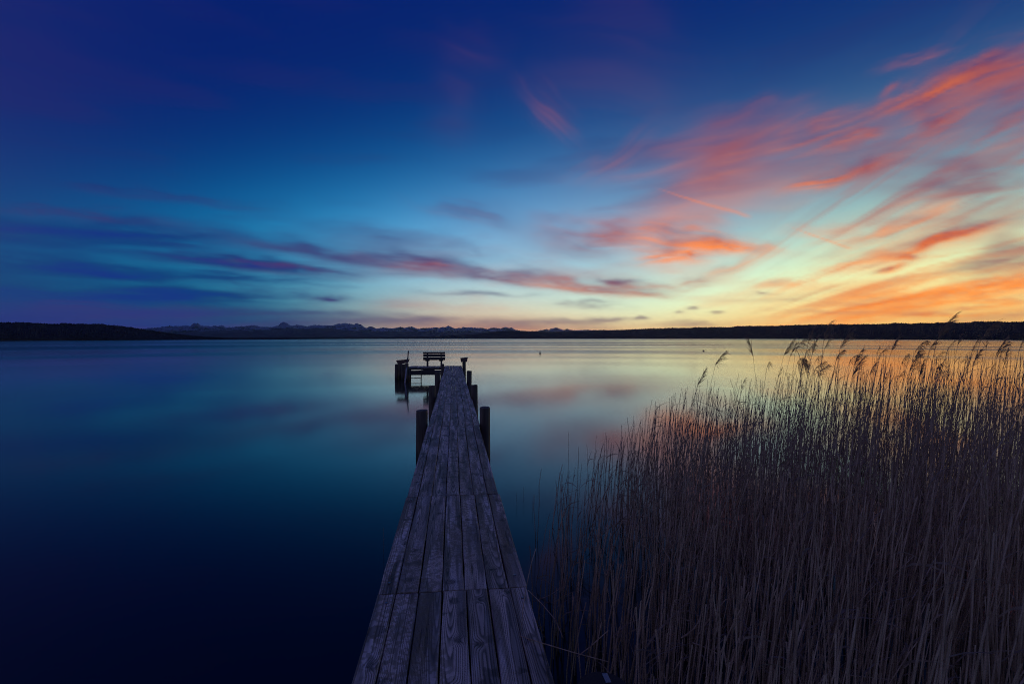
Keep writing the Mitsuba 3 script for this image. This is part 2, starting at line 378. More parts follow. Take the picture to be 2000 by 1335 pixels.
def plank_colour(p, n, uv):
    u, v, k, rr, knot = ring_field(uv)
    w = rr * (95 + 60 * cell_rand(k, 9))
    w = w - dr.floor(w)
    late = smoothstep(.0, .7, w) * (1 - smoothstep(.86, 1.0, w))
    fibre = noise(u * 9, v * 420)
    tone = .75 + .5 * cell_rand(k, 12)
    c = mix((.055, .042, .030), (.70, .555, .365), dr.clip(late * .75 + fibre * .35, 0, 1)) * tone
    bleached = smoothstep(.50, .72, fbm(u * 1.7, v * 22, k, 4))
    c = mix(c, mi.Color3f(.88, .76, .56), bleached * .75 * (.35 + .65 * late))
    weathered = smoothstep(.40, .62, fbm(u * 1.5 + 9, v * 17, k, 4))
    c = c * (1 - .6 * weathered)
    crack = smoothstep(.80, .86, noise(u * 1.6, v * 55, k)) * smoothstep(.4, .7, noise(u * .9, v * 14, k + 5))
    blot = smoothstep(.58, .68, fbm(u * 6.5, v * 11, k + 3, 5)) * smoothstep(.45, .6, noise(u * 1.3, v * 3, k + 8))
    c = c * (1 - .75 * crack) * (1 - .72 * knot) * (1 - .6 * blot)
    lichen = smoothstep(.56, .70, fbm(p.x * 1.3, p.y * .55, 3.0, 4)) * smoothstep(.42, .6, noise(p.x * 50, p.y * 50))
    return mix(c, mi.Color3f(.15, .115, .05), .55 * lichen)


def bumped(inner, fn, scale=1.0, eps=1e-3):
    return {'type': 'bumpmap', 'arbitrary': mikit.proc(fn, eps), 'scale': scale, 'bsdf': inner}


scene['plank_wood'] = {'type': 'twosided', 'bsdf': bumped({'type': 'principled', 'base_color': mikit.proc(plank_colour), 'roughness': .62, 'specular': .45}, plank_height, 1.0, .0006)}


def post_colour(p, n, uv):
    g = noise(p.x * 70, p.y * 70, p.z * 2.2)
    g2 = fbm(p.x * 14, p.y * 14, p.z * 3.0, 4)
    c = mix((.045, .034, .025), (.20, .155, .11), dr.clip(g * .6 + g2 * .6 - .1, 0, 1))
    wet = 1 - smoothstep(.05, .30, p.z + .12 * (noise(p.x * 30, p.y * 30, 2.0) - .5))
    return mix(c, mi.Color3f(.022, .026, .018), .85 * wet)


def post_height(p, n, uv):
    return .004 * noise(p.x * 80, p.y * 80, p.z * 2.5) + .003 * fbm(p.x * 20, p.y * 20, p.z * 6, 3)


scene['post_wood'] = {'type': 'twosided', 'bsdf': bumped({'type': 'principled', 'base_color': mikit.proc(post_colour), 'roughness': .7, 'specular': .3}, post_height)}


def timber_colour(p, n, uv):
    g = fbm(p.x * 9, p.y * 9, p.z * 60, 4)
    return mix((.04, .032, .025), (.13, .105, .08), g)


scene['timber'] = {'type': 'twosided', 'bsdf': {'type': 'principled', 'base_color': mikit.proc(timber_colour), 'roughness': .75, 'specular': .3}}


def box_colour(p, n, uv):
    return mix((.15, .075, .05), (.36, .21, .15), fbm(p.x * 8, p.y * 8, p.z * 50, 4))


scene['box_wood'] = {'type': 'twosided', 'bsdf': {'type': 'principled', 'base_color': mikit.proc(box_colour), 'roughness': .7, 'specular': .3}}
scene['grey_metal'] = {'type': 'twosided', 'bsdf': {'type': 'principled', 'base_color': {'type': 'rgb', 'value': [.24, .24, .26]}, 'metallic': .8, 'roughness': .42}}
scene['pole_wood'] = {'type': 'twosided', 'bsdf': {'type': 'principled', 'base_color': mikit.proc(lambda p, n, uv: mix((.42, .38, .36), (.06, .055, .05), smoothstep(.75, .95, p.z + .1 * noise(p.z * 9, 1.0)))), 'roughness': .6}}
scene['tar'] = {'type': 'principled', 'base_color': {'type': 'rgb', 'value': [.022, .018, .020]}, 'roughness': .75, 'specular': .25}
scene['buoy_paint'] = {'type': 'twosided', 'bsdf': {'type': 'principled', 'base_color': mikit.proc(lambda p, n, uv: mix((.03, .04, .05), (.07, .07, .07), noise(p.x * 20, p.y * 20, p.z * 20))), 'roughness': .5}}


def reed_colour(p, n, uv):
    k = cell_rand(dr.floor(p.x * 60), dr.floor(p.y * 60))
    band = noise(p.x * 40, p.y * 40, p.z * 7)
    c = mix((.20, .125, .065), (.70, .51, .31), dr.clip(band * .6 + k * .5, 0, 1))
    node = smoothstep(.90, .96, noise(p.x * 25, p.y * 25, p.z * 11))
    wet = 1 - smoothstep(.02, .28, p.z)
    return c * (1 - .5 * node) * (1 - .55 * wet)


scene['dry_reed'] = {'type': 'twosided', 'bsdf': {'type': 'principled', 'base_color': mikit.proc(reed_colour), 'roughness': .8, 'specular': .15}}
scene['dry_plume'] = {'type': 'principledthin', 'base_color': mikit.proc(lambda p, n, uv: mix((.22, .15, .10), (.46, .34, .24), noise(p.x * 60, p.y * 60, p.z * 60))), 'roughness': .8, 'diff_trans': 1.0}
scene['dry_leaf'] = {'type': 'principledthin', 'base_color': mikit.proc(lambda p, n, uv: mix((.20, .14, .08), (.42, .33, .22), noise(p.x * 30, p.y * 30, p.z * 30))), 'roughness': .7, 'diff_trans': .5}


def water_roughness(p, n, uv):
    """Calm near the shore, ruffled in lanes further out."""
    far = dr.sqrt(p.x * p.x + p.y * p.y)
    lg = dr.log(dr.maximum(far, 1))
    lane = noise(lg * 7.5 + .5 * noise(p.x * .004, p.y * .004), p.x / (far + 30) * 1.2)
    out = smoothstep(3.9, 5.2, lg)
    return .078 + .03 * smoothstep(.4, .7, lane) + out * (.05 + .15 * smoothstep(.35, .65, lane))


scene['lake_water'] = {'type': 'principled', 'base_color': {'type': 'rgb', 'value': [.004, .011, .006]}, 'roughness': mikit.proc(water_roughness), 'eta': 1.333, 'clearcoat': .8, 'clearcoat_gloss': .9,
                       'main_specular_sampling_rate': 3.0, 'diffuse_reflectance_sampling_rate': .4}


def forest_colour(p, n, uv):
    return mix((.018, .020, .022), (.045, .045, .045), fbm(p.x * .11, p.y * .11, p.z * .2, 3))


scene['forest_land'] = {'type': 'twosided', 'bsdf': {'type': 'principled', 'base_color': mikit.proc(forest_colour), 'roughness': .95, 'specular': .05}}
scene['tree_crowns'] = {'type': 'twosided', 'bsdf': {'type': 'principled', 'base_color': mikit.proc(lambda p, n, uv: mix((.020, .022, .020), (.050, .045, .040), cell_rand(dr.floor(p.x / 3), dr.floor(p.y / 3)))), 'roughness': .95, 'specular': .05}}


def mountain_colour(p, n, uv):
    g = fbm(p.x * .010, p.y * .010, p.z * .035, 4)
    snow = smoothstep(.44, .58, g + .0016 * (p.z - 120)) * smoothstep(70, 130, p.z + 40 * (g - .5))
    return mix((.020, .023, .028), (.17, .20, .27), snow * .9)


scene['mountain_rock'] = {'type': 'twosided', 'bsdf': {'type': 'principled', 'base_color': mikit.proc(mountain_colour), 'roughness': .95, 'specular': .05}}
scene['foothill_land'] = {'type': 'twosided', 'bsdf': {'type': 'principled', 'base_color': mikit.proc(lambda p, n, uv: mix((.03, .035, .04), (.07, .075, .085), fbm(p.x * .006, p.y * .006, 0.0, 4))), 'roughness': .95, 'specular': .05}}

# ---- the lake and the land around it -------------------------------------------------------------------------------
structure('lake', ([[-14000, -60, 0], [14000, -60, 0], [14000, 14000, 0], [-14000, 14000, 0]], [[0, 1, 2], [0, 2, 3]]), 'lake_water', 'calm lake water mirroring the evening sky')


def sight(px, py, depth):
    """The point at that depth in front of the camera which the photograph shows at a pixel."""
    return np.array([(px - 1000) / 1000 * depth, depth, EYE + (HORIZON - py) / 1000 * depth])


SHORE_X = [-900, 0, 400, 600, 800, 1200, 1300, 1600, 2000, 2900]
SHORE_D = [330, 421, 640, 886, 1350, 1950, 1950, 1028, 535, 380]


def ridge(profile, near, deep, x0, x1, cols, rough, seed, rows=9, bump=0.0):
    """Land rising from `near` to a crest and falling behind it; profile: (column, row) of the crest as the photograph shows it."""
    px = np.linspace(x0, x1, cols)
    pr = np.array(profile, float)
    crest = np.interp(px, pr[:, 0], pr[:, 1])
    d0 = np.interp(px, SHORE_X, SHORE_D) if near is None else np.full(cols, float(near))
    back = np.array([0, .02, .10, .25, .45, .65, .85, 1.0, 1.25, 1.8])[:rows + 1]
    rise = np.array([0, .10, .30, .52, .72, .86, .95, 1.0, .80, -.05])[:rows + 1]
    V = []
    for b, h in zip(back, rise):
        dep = d0 * (1 + deep * b)
        top = EYE + (HORIZON - crest) / 1000 * d0 * (1 + deep)
        x, z = (px - 1000) / 1000 * dep, top * h
        nse = meshkit.fbm(np.stack([x / (d0 * .03), dep / (d0 * .05), 0 * x], -1), 4, seed) - .5
        fine = meshkit.noise(np.stack([x / (d0 * .0016), dep / (d0 * .004), 0 * x], -1), seed + 1) - .5
        z = np.where((h > 0) & (h < 1), z * (1 + rough * 1.2 * nse), z) + (bump * d0 / 1000 * fine if h > 0 else 0)
        z = z if h > 0 else np.full(cols, -1.0)
        V.append(np.stack([x, dep, z], -1))
    V = np.array(V)
    r, c = V.shape[:2]
    i, j = np.meshgrid(np.arange(r - 1), np.arange(c - 1), indexing='ij')
    q = np.stack([i * c + j, i * c + j + 1, (i + 1) * c + j + 1, (i + 1) * c + j], -1).reshape(-1, 4)
    return V, (V.reshape(-1, 3), np.vstack([q[:, [0, 1, 2]], q[:, [0, 2, 3]]]))


LEFT_HILL = [(-900, 628), (-300, 630), (0, 631), (100, 632.5), (200, 634), (240, 637.5), (300, 647), (340, 653), (370, 656.5), (400, 658.8), (440, 660.4), (470, 661)]
LOW_SHORE = [(330, 660.5), (380, 659.2), (500, 659.6), (640, 659.0), (760, 658.6), (850, 657.2), (920, 653.5), (952, 650), (980, 646.6), (1000, 646.2), (1040, 647.8), (1100, 648.2), (1130, 647.4), (1160, 645.6), (1200, 644.6), (1250, 643), (1300, 643), (1340, 645), (1400, 650), (1500, 657)]
RIGHT_HILL = [(1120, 660), (1180, 650), (1230, 644.5), (1300, 641.4), (1400, 639.6), (1480, 638), (1550, 636), (1650, 634), (1720, 633.4), (1800, 631.6), (1900, 630), (2000, 628.6), (2400, 626), (2900, 630)]
FOOTHILLS = [(250, 660), (320, 654), (380, 647), (430, 645.5), (490, 646), (540, 643), (560, 642.5), (590, 643.6), (620, 641.6), (650, 643), (690, 645.5), (740, 647.5), (790, 646), (830, 648.5), (880, 648), (930, 650), (1000, 652), (1100, 652), (1300, 655), (1500, 660)]
ALPS = [(150, 652), (250, 645), (290, 640.5), (320, 638.6), (340, 637.6), (352, 636.6), (362, 635.4), (375, 637), (400, 636.4), (420, 637.6), (440, 638.6), (460, 638.4), (480, 636.4), (497, 635), (510, 638), (530, 638.6), (550, 636.4), (570, 635.6), (585, 635), (600, 637), (615, 634), (630, 635.6), (650, 634.8), (660, 632.4), (675, 630.6), (690, 632.8), (695, 634), (700, 637.4), (712, 640), (725, 639.4), (737, 642), (748, 639.4), (765, 641), (782, 638.8), (795, 640.4), (804, 637.4), (815, 641.6), (835, 640), (852, 638.8), (865, 641), (880, 640.4), (895, 641.8), (915, 638.8), (935, 640), (950, 643.6), (965, 642), (975, 643.6), (998, 641), (1010, 645), (1030, 646), (1050, 646.4), (1065, 643), (1072, 645.4), (1085, 641.4), (1100, 645), (1110, 643), (1120, 645), (1135, 644.4), (1147, 645.4), (1165, 646), (1250, 648), (1400, 655)]

V_left, m = ridge(LEFT_HILL, None, .45, -500, 465, 520, .3, 3, bump=1.4)
structure('hill', m, 'forest_land', 'dark wooded hill on the far left shore')
V_mid, m = ridge(LOW_SHORE, None, .5, 330, 1480, 620, .25, 5, bump=.6)
structure('hill', m, 'forest_land', 'low dark shore across the lake below the mountains')
V_right, m = ridge(RIGHT_HILL, None, .5, 1125, 2500, 760, .3, 8, bump=1.4)
structure('hill', m, 'forest_land', 'long dark wooded ridge on the right shore under the sunset')
structure('foothills', ridge(FOOTHILLS, 4200, .3, 250, 1500, 420, .5, 13, bump=.5)[1], 'foothill_land', 'blue foothills in front of the snowy mountains')
structure('mountains', ridge(ALPS, 7200, .25, 150, 1400, 900, .9, 17, bump=2.2)[1], 'mountain_rock', 'distant snow dusted mountain range on the horizon')

# woods on the hills: low crowns, far too many and too far to count
OCT = np.array([[0, 0, 1.0], [.8, 0, .1], [0, .8, .1], [-.8, 0, .1], [0, -.8, .1], [0, 0, -.5]])
OCF = np.array([[0, 1, 2], [0, 2, 3], [0, 3, 4], [0, 4, 1], [5, 2, 1], [5, 3, 2], [5, 4, 3], [5, 1, 4]])


def woods(V, count, seed, size, crest_share=.4):
    g = np.random.default_rng(seed)
    r, c = V.shape[:2]
    row = np.where(g.random(count) < crest_share, 6 + g.random(count) * 1.2, .6 + g.random(count) * 6.4)
    col = g.random(count) * (c - 2)
    i, j = row.astype(int), col.astype(int)
    fi, fj = (row - i)[:, None], (col - j)[:, None]
    p = (V[i, j] * (1 - fj) + V[i, j + 1] * fj) * (1 - fi) + (V[i + 1, j] * (1 - fj) + V[i + 1, j + 1] * fj) * fi
    s = (size * p[:, 1] / 1000) * g.uniform(.5, 1.3, count)
    tall = g.uniform(.9, 1.7, count)
    v = OCT[None] * np.stack([s, s, s * tall], -1)[:, None, :] * g.uniform(.75, 1.25, (count, 6, 1)) + p[:, None, :]
    return v.reshape(-1, 3), (OCF[None] + (np.arange(count) * 6)[:, None, None]).reshape(-1, 3)


scene['forest'] = mikit.ply(joined([woods(V_left, 6500, 1, 1.15), woods(V_right, 9500, 2, 1.0), woods(V_mid, 3500, 3, .6)]), 'tree_crowns')
labels['forest'] = {'label': 'dark forest covering the low hills around the lake', 'category': 'forest', 'kind': 'stuff'}

# ---- the pier ------------------------------------------------------------------------------------------------------
DECK, HALF = 0.77, 0.528
pier = thing('pier', 'long weathered wooden plank pier leading out over the lake', 'pier')
BOARDS = [.118, .150, .156, .154, .150, .150, .122]
JOINTS = [0.9, 3.68, 5.90, 10.56, 15.2, 19.8, 24.4, 28.9, 33.4]
board_count = 0


def board(s0, s1, t0, t1, top, thick, holder, along=True, segs=8):
    """One deck board with eased edges, a little wavy and cupped; u runs along it, v across."""
    global board_count
    board_count += 1
    g = np.random.default_rng(1000 + board_count)
    a, b = (s0, s1) if along else (t0, t1)
    c0, c1 = (t0, t1) if along else (s0, s1)
    mid, hw, e = (c0 + c1) / 2, (c1 - c0) / 2, .007
    skew, lift, tilt = g.normal(0, .0022), g.normal(0, .0022), g.normal(0, .006)
    outline = np.array([(-hw, -thick), (-hw, -e), (-hw + e * .35, -e * .3), (-hw + e, 0), (0, -.0015), (hw - e, 0), (hw - e * .35, -e * .3), (hw, -e), (hw, -thick)])
    n, V, UVs = len(outline), [], []
    for k in range(segs + 1):
        x = a + (b - a) * k / segs
        wob = g.normal(0, .0012) + skew * (2 * k / segs - 1)
        for o, h in outline:
            nick = g.normal(0, .0012) if abs(o) > hw - e * .8 else 0
            q = mid + o + wob + nick
            z = top + lift + h + tilt * o
            V.append(at(x, q, z) if along else at(q, x, z))
            UVs.append((10 * board_count + (x - a) + .3, o + (abs(h) if abs(o) >= hw else 0) * np.sign(o)))
    F = []
    for k in range(segs):
        for i in range(n):
            p, q = k * n + i, k * n + (i + 1) % n
            F += [[p, q, q + n], [p, q + n, p + n]]
    for base, flip in ((0, 1), (segs * n, -1)):
        F += [[base, base + i, base + i + 1][::flip] for i in range(1, n - 1)]
    m = trimesh.Trimesh(V, F, process=False)
    if m.volume < 0:
        m.invert()
    return part(holder, 'plank', m, 'plank_wood', uv=np.array(UVs))


for k, (s0, s1) in enumerate(zip(JOINTS, JOINTS[1:])):
    g = np.random.default_rng(50 + k)
    widths = np.array(BOARDS) * g.uniform(.95, 1.05, 7)
    widths *= (2 * HALF + g.uniform(-.012, .012) - 6 * .009) / widths.sum()
    t = -widths.sum() / 2 - 3 * .009 + g.uniform(-.012, .012)
    for w in widths:
        gap = g.uniform(.004, .007)
        board(s0 + g.uniform(.002, .010), s1 - g.uniform(.002, .010), t, t + w, DECK, .045, pier, segs=max(6, int((s1 - s0) * 3)))
        t += w + (.009 if s0 < 14 else .006)
# the side platform at the far end, boards in the pier's direction
t = -2.74
while t < -HALF - .10:
    board(31.45 + rng.uniform(-.02, .02), 33.4 + rng.uniform(-.03, .03), t, t + .148, DECK + rng.uniform(-.003, .003), .045, pier, segs=4)
    t += .156
for t in (-.36, .0, .36):
    part(pier, 'beam', block(0.9, 33.35, t - .06, t + .06, DECK - .235, DECK - .052), 'timber')
for s in (3.68, 5.9, 10.56, 15.3, 19.8, 24.4, 28.9):
    part(pier, 'cross_beam', block(s - .07, s + .07, -.47, .47, DECK - .43, DECK - .238), 'timber')
part(pier, 'beam', block(31.47, 31.57, -2.72, -.54, DECK - .14, DECK - .050), 'timber')
part(pier, 'beam', block(33.20, 33.30, -2.72, -.54, DECK - .13, DECK - .050), 'timber')
part(pier, 'beam', block(32.3, 32.4, -2.72, -.54, DECK - .13, DECK - .050), 'timber')
part(pier, 'cross_beam', block(31.30, 31.46, -2.72, -.50, .325, .595), 'timber')
part(pier, 'cross_beam', block(31.47, 31.60, -1.85, -1.15, .50, .628), 'timber')


def pile(s, t, r, z1, lean=(0, 0), z0=-1.2, sides=20, seed=0):
    g = np.random.default_rng(seed)
    zs = np.concatenate([np.linspace(z0, z1 - .03, 12), [z1 - .008, z1]])
    rs = np.concatenate([r * (1.06 - .06 * np.linspace(0, 1, 12)) * (1 + g.normal(0, .008, 12)), [r * .985, r * .93]])
    ang = np.arange(sides) * 2 * np.pi / sides
    lump = 1 + .02 * np.sin(2 * ang + g.uniform(0, 6)) + .012 * np.sin(5 * ang + g.uniform(0, 6))
    base = at(s, t, 0)
    V = [base + np.array([lean[0] * z, lean[1] * z, z]) + np.array([math.cos(a) * rr * l, math.sin(a) * rr * l, .006 * math.sin(a + seed) if z == z1 else 0]) for z, rr in zip(zs, rs) for a, l in zip(ang, lump)]
    F = []
    for i in range(len(zs) - 1):
        for j in range(sides):
            p, q = i * sides + j, i * sides + (j + 1) % sides
            F += [[p, q, q + sides], [p, q + sides, p + sides]]
    top = len(V) - sides
    V.append(np.mean(V[top:], axis=0) + [0, 0, .004])
    F += [[len(V) - 1, top + j, top + (j + 1) % sides] for j in range(sides)]
    return np.array(V), np.array(F)


def row_of(s, t, z):
    p = at(s, t, z)
    return p


for k, (s, t, r, z1) in enumerate([(10.80, .655, .110, 1.11), (10.95, -.665, .120, 1.045), (15.75, .645, .100, 1.13), (15.95, -.660, .100, 1.10), (21.8, .645, .105, 1.175), (22.2, -.665, .125, 1.13),
                                   (30.0, -.64, .09, 1.06), (2.24, .668, .112, .985)]):
    part(pier, 'post', pile(s, t, r, z1, (rng.normal(0, .008), rng.normal(0, .008)), seed=k), 'post_wood', smooth=40, label='stout post with a flat dark top beside the reeds' if k == 7 else None)
cap_top = trimesh.creation.cylinder(.1135, .012, sections=28)
cap_top.apply_translation(at(2.24, .668, .992))
part(pier, 'post_cap', cap_top, 'tar', label='dark tarred cap on the nearest post')
right_post = part(pier, 'post', pile(33.0, .667, .115, 1.03, seed=21), 'post_wood', smooth=40)
corner_post = part(pier, 'post', pile(31.25, -2.80, .115, 1.03, seed=22), 'post_wood', smooth=40)
part(pier, 'post', pile(33.2, -2.80, .10, .74, seed=23), 'post_wood', smooth=40)
# a pale sliver added as the highlight on the nearest post, and coach bolts in the near boards
part(pier, 'highlight_strip', block(2.27, 2.335, .690, .716, .9985, 1.001, .0008), 'grey_metal')
for s, t in ((3.55, -.455), (3.52, .475), (3.84, -.47), (3.86, .46), (5.78, -.47), (5.8, .46), (6.02, .47)):
    c = trimesh.creation.cylinder(.009, .008, sections=12)
    c.apply_translation(at(s, t, DECK + .0015))
    part(pier, 'bolt', c, 'grey_metal')

# three fender piles beside the platform
for k, (s, t, r, z1, lab) in enumerate([(32.6, -3.52, .125, .94, 'dark wooden mooring pile standing furthest from the pier platform'),
                                        (33.1, -3.36, .115, 1.02, 'tallest of the three dark piles beside the platform, the middle one'),
                                        (32.2, -3.10, .125, .95, 'dark wooden mooring pile closest to the trough topped corner post')]):
    key = thing('mooring_pile', lab, 'mooring pile', 'mooring piles beside the pier platform')
    scene[key] = mikit.ply(pile(s, t, r, z1, (rng.normal(0, .01), 0), seed=40 + k), 'post_wood', smooth=40)


def trough(s, t, z, length, depth, tall, turn, key):
    """A tapered wooden trough, wider at the rim, on top of a post."""
    top = np.array([(-length / 2, -depth / 2), (length / 2, -depth / 2), (length / 2, depth / 2), (-length / 2, depth / 2)])
    low = top * [.80, .72]
    c, sn = math.cos(turn), math.sin(turn)
    R = np.array([[c, -sn], [sn, c]])
    base = at(s, t, z)

    def ring(o, h):
        q = o @ R.T
        return np.column_stack([base[0] + q[:, 0], base[1] + q[:, 1], np.full(4, base[2] + h) + o[:, 0] * .10])
    sh = 1 - .045 / depth
    V = np.vstack([ring(low, 0), ring(top, tall), ring(top * sh, tall), ring(low * sh, .03)])
    F = []
    for a in (0, 4, 8):
        for j in range(4):
            p, q = a + j, a + (j + 1) % 4
            F += [[p, q, q + 4], [p, q + 4, p + 4]]
    F += [[0, 2, 1], [0, 3, 2], [12, 13, 14], [12, 14, 15]]
    part(key, 'body', (V, F), 'box_wood')
    rim = np.vstack([ring(top * 1.05, tall), ring(top * 1.05, tall + .03), ring(top * .93, tall + .03), ring(top * .93, tall)])
    F = []
    for a in (0, 4, 8):
        for j in range(4):
            p, q = a + j, a + (j + 1) % 4
            F += [[p, q, q + 4], [p, q + 4, p + 4]]
    for j in range(4):
        p, q = 12 + j, 12 + (j + 1) % 4
        F += [[p, q, (j + 1) % 4], [p, (j + 1) % 4, j]]
    part(key, 'rim', (rim, F), 'box_wood')


key = thing('trough', 'tapered wooden trough on the capped post at the right end of the pier', 'trough', 'wooden troughs on posts')
trough(33.0, .667, 1.035, .47, .5, .235, .1, key)
key = thing('trough', 'long reddish wooden trough on the platform corner post beside the leaning pole', 'trough', 'wooden troughs on posts')
trough(31.3, -3.02, 1.035, .74, .42, .19, .12, key)

# the bench, its back to the pier
bench = thing('bench', 'dark slatted wooden bench at the far end of the pier facing the lake', 'bench')
for z0, z1 in ((1.190, 1.348), (1.382, 1.528), (1.552, 1.680)):
    part(bench, 'back_slat', block(32.55 + (z0 - 1.19) * -.10, 32.59 + (z0 - 1.19) * -.10, -1.90, -.53, z0, z1, .006), 'timber')
for s in (32.62, 32.76, 32.90):
    part(bench, 'seat_slat', block(s, s + .11, -1.90, -.53, 1.165, 1.195, .005), 'timber')
for t in (-1.64, -.78):
    part(bench, 'frame', joined([block(32.60, 32.645, t - .05, t + .05, DECK, 1.165), block(32.60, 32.63, t - .04, t + .04, 1.195, 1.67), block(32.94, 32.99, t - .05, t + .05, DECK, 1.105)]), 'timber')
    part(bench, 'bracket', block(32.57, 33.0, t - .13, t + .13, 1.105, 1.162), 'timber')

# bathing ladder at the platform's front
ladder = thing('ladder', 'dark wooden bathing ladder hanging from the platform into the lake', 'ladder')
for t in (-2.63, -1.93):
    P = np.array([[at(31.26, t, DECK - .06), at(31.20, t, .30), at(31.08, t - .02, -.7)]])
    part(ladder, 'rail', tubes(P, np.full((1, 3), .032), 6), 'post_wood')
for z in (.40, .165, -.045, -.28):
    s = 31.17 + z * .14
    part(ladder, 'rung', block(s - .035, s + .035, -2.62, -1.94, z - .02, z + .02, .004), 'post_wood')

pole = thing('leaning_pole', 'tall thin pole leaning in the water in front of the corner post', 'pole')
P = np.linspace(sight(790.2, 752, 29.2), sight(797.9, 685.3, 30.3), 9)
scene[pole] = mikit.ply(tubes(P[None], np.linspace(.042, .034, 9)[None], 8), 'pole_wood', smooth=True)

# ---- buoys out on the lake -----------------------------------------------------------------------------------------
def lathe(rows, x, y, sides=14):
    m = trimesh.creation.revolve(np.array(rows, float), sections=sides)
    m.apply_translation([x, y, 0])
    return m


key = thing('buoy', 'small upright dark buoy with a short mast on calm water right of the bench', 'buoy')
part(key, 'body', lathe([(0, -.12), (.10, -.1), (.125, .02), (.12, .16), (.07, .23), (.03, .26), (0, .26)], 4.55, 83), 'buoy_paint', smooth=40)
part(key, 'mast', lathe([(0, .25), (.028, .25), (.028, .43), (.06, .44), (.06, .50), (0, .51)], 4.55, 83, 8), 'buoy_paint')
key = thing('buoy', 'small round dark buoy floating on calm water left of the reed plumes', 'buoy')
part(key, 'body', lathe([(0, -.1), (.12, -.06), (.17, .05), (.15, .15), (.08, .21), (0, .23)], 35.9, 96), 'buoy_paint', smooth=40)
part(key, 'ring', lathe([(.02, .21), (.05, .22), (.05, .29), (.02, .30)], 35.9, 96, 8), 'buoy_paint')

# ---- the reeds -----------------------------------------------------------------------------------------------------
K = 7


def stem_points(x, y, h, lean, curve, az, kink=None, sink=-.35):
    """Centre lines of stems: lean and curve are shares of the height, az the direction; kink: (share of height, droop) for broken stems."""
    n = len(x)
    k = np.linspace(0, 1, K)[None, :]
    off = h[:, None] * (lean[:, None] * k + curve[:, None] * k**2.2)
    P = np.stack([x[:, None] + off * np.sin(az)[:, None], y[:, None] + off * np.cos(az)[:, None], sink + (h[:, None] - sink) * k * np.sqrt(np.maximum(1 - np.minimum(lean + curve, .9)[:, None] ** 2 * k, .05))], -1)
    P[:, 1:-1, :2] += rng.normal(0, .004, (n, K - 2, 2))
    return P


def stem_radii(r):
    return r[:, None] * np.linspace(1.0, .58, K)[None, :]


def leaf_blades(P, count, g):
    """Dry leaves: each leaves a stem between half height and the top and droops with the wind."""
    n = len(P)
    which = g.integers(0, n, count)
    f = g.uniform(.35, .92, count) * (K - 1)
    i = np.minimum(f.astype(int), K - 2)
    a = P[which, i] + (P[which, i + 1] - P[which, i]) * (f - i)[:, None]
    d = P[which, i + 1] - P[which, i]
    d /= np.linalg.norm(d, axis=1, keepdims=True)
    az = g.normal(1.3, .9, count)
    out = np.stack([np.sin(az), np.cos(az), 0 * az], -1)
    L, droop = g.uniform(.14, .42, count), g.uniform(.2, 1.3, count)
    k = np.linspace(0, 1, 5)
    C = a[:, None] + L[:, None, None] * (k[None, :, None] * (d * .75 + out * .5)[:, None] + (k**2)[None, :, None] * (out * .35 - UP * .75 * droop[:, None])[:, None])
    side = np.cross(out, UP)
    tw = g.uniform(-1, 1, count)[:, None]
    side = side * np.cos(tw) + UP * np.sin(tw)
    W = g.uniform(.003, .0075, count)[:, None] * np.array([.6, 1, .9, .6, .08])[None]
    return ribbons(C, W, np.repeat(side[:, None], 5, 1))


def plume_mesh(tip, d, wind, size, g, limp=1.0):
    """A feathery reed plume: an arching axis with many drooping strands."""
    k = np.linspace(0, 1, 8)
    axis = tip + size * (k[:, None] * (d * .95 + wind * .12) + (k**2)[:, None] * (wind * .30 - UP * .22 * limp))
    out = [tubes(axis[None], np.linspace(.0026, .0008, 8)[None], 3)]
    n = int(52 * size / .30)
    f = g.uniform(.0, .97, n)
    i = np.minimum((f * 7).astype(int), 6)
    a = axis[i] + (axis[i + 1] - axis[i]) * (f * 7 - i)[:, None]
    t = axis[i + 1] - axis[i]
    t /= np.linalg.norm(t, axis=1, keepdims=True)
    spread = g.normal(0, 1, (n, 3)) * .22
    L = size * (.62 - .40 * f) * g.uniform(.55, 1.15, n)
    q = np.linspace(0, 1, 6)
    dirs = t * .8 + wind * g.uniform(.1, .5, n)[:, None] + spread
    C = a[:, None] + L[:, None, None] * (q[None, :, None] * dirs[:, None] + (q**2)[None, :, None] * (wind * .2 - UP * g.uniform(.35, 1.25, n)[:, None] * limp)[:, None])
    S = g.normal(0, 1, (n, 3))
    S -= (S * t).sum(1, keepdims=True) * t
    S /= np.linalg.norm(S, axis=1, keepdims=True)
    W = min(size / .32, 1.1) * g.uniform(.0016, .0038, n)[:, None] * np.array([.3, .7, 1.2, 1.35, 1.0, .2])[None]
    out.append(ribbons(C, W, np.repeat(S[:, None], 6, 1)))
    return joined(out)


WIND = np.array([.96, .22, 0.0])


def single_reed(P, r, label, group, seed, plume=0.0, leaves=0, limp=1.0, name='reed', wind=WIND):
    g = np.random.default_rng(seed)
    key = thing(name, label, 'reed', group)
    part(key, 'stem', tubes(P[None], stem_radii(np.array([r])) if len(P) == K else np.linspace(r, r * .7, len(P))[None], 5), 'dry_reed', smooth=True)
    if leaves and len(P) == K:
        for _ in range(leaves):
            part(key, 'leaf', leaf_blades(P[None], 1, g), 'dry_leaf')
    if plume:
        d = P[-1] - P[-2]
        part(key, 'plume', plume_mesh(P[-1], d / np.linalg.norm(d), wind, plume, g, limp), 'dry_plume')
    return key


def bed_left(y):
    """Left edge of the reed bed at a distance from the camera."""
    return np.interp(y, [2.0, 4.0, 5.5, 7, 8.5, 10, 12.5], [.46, .17, .07, .34, 1.0, 1.9, 3.0])


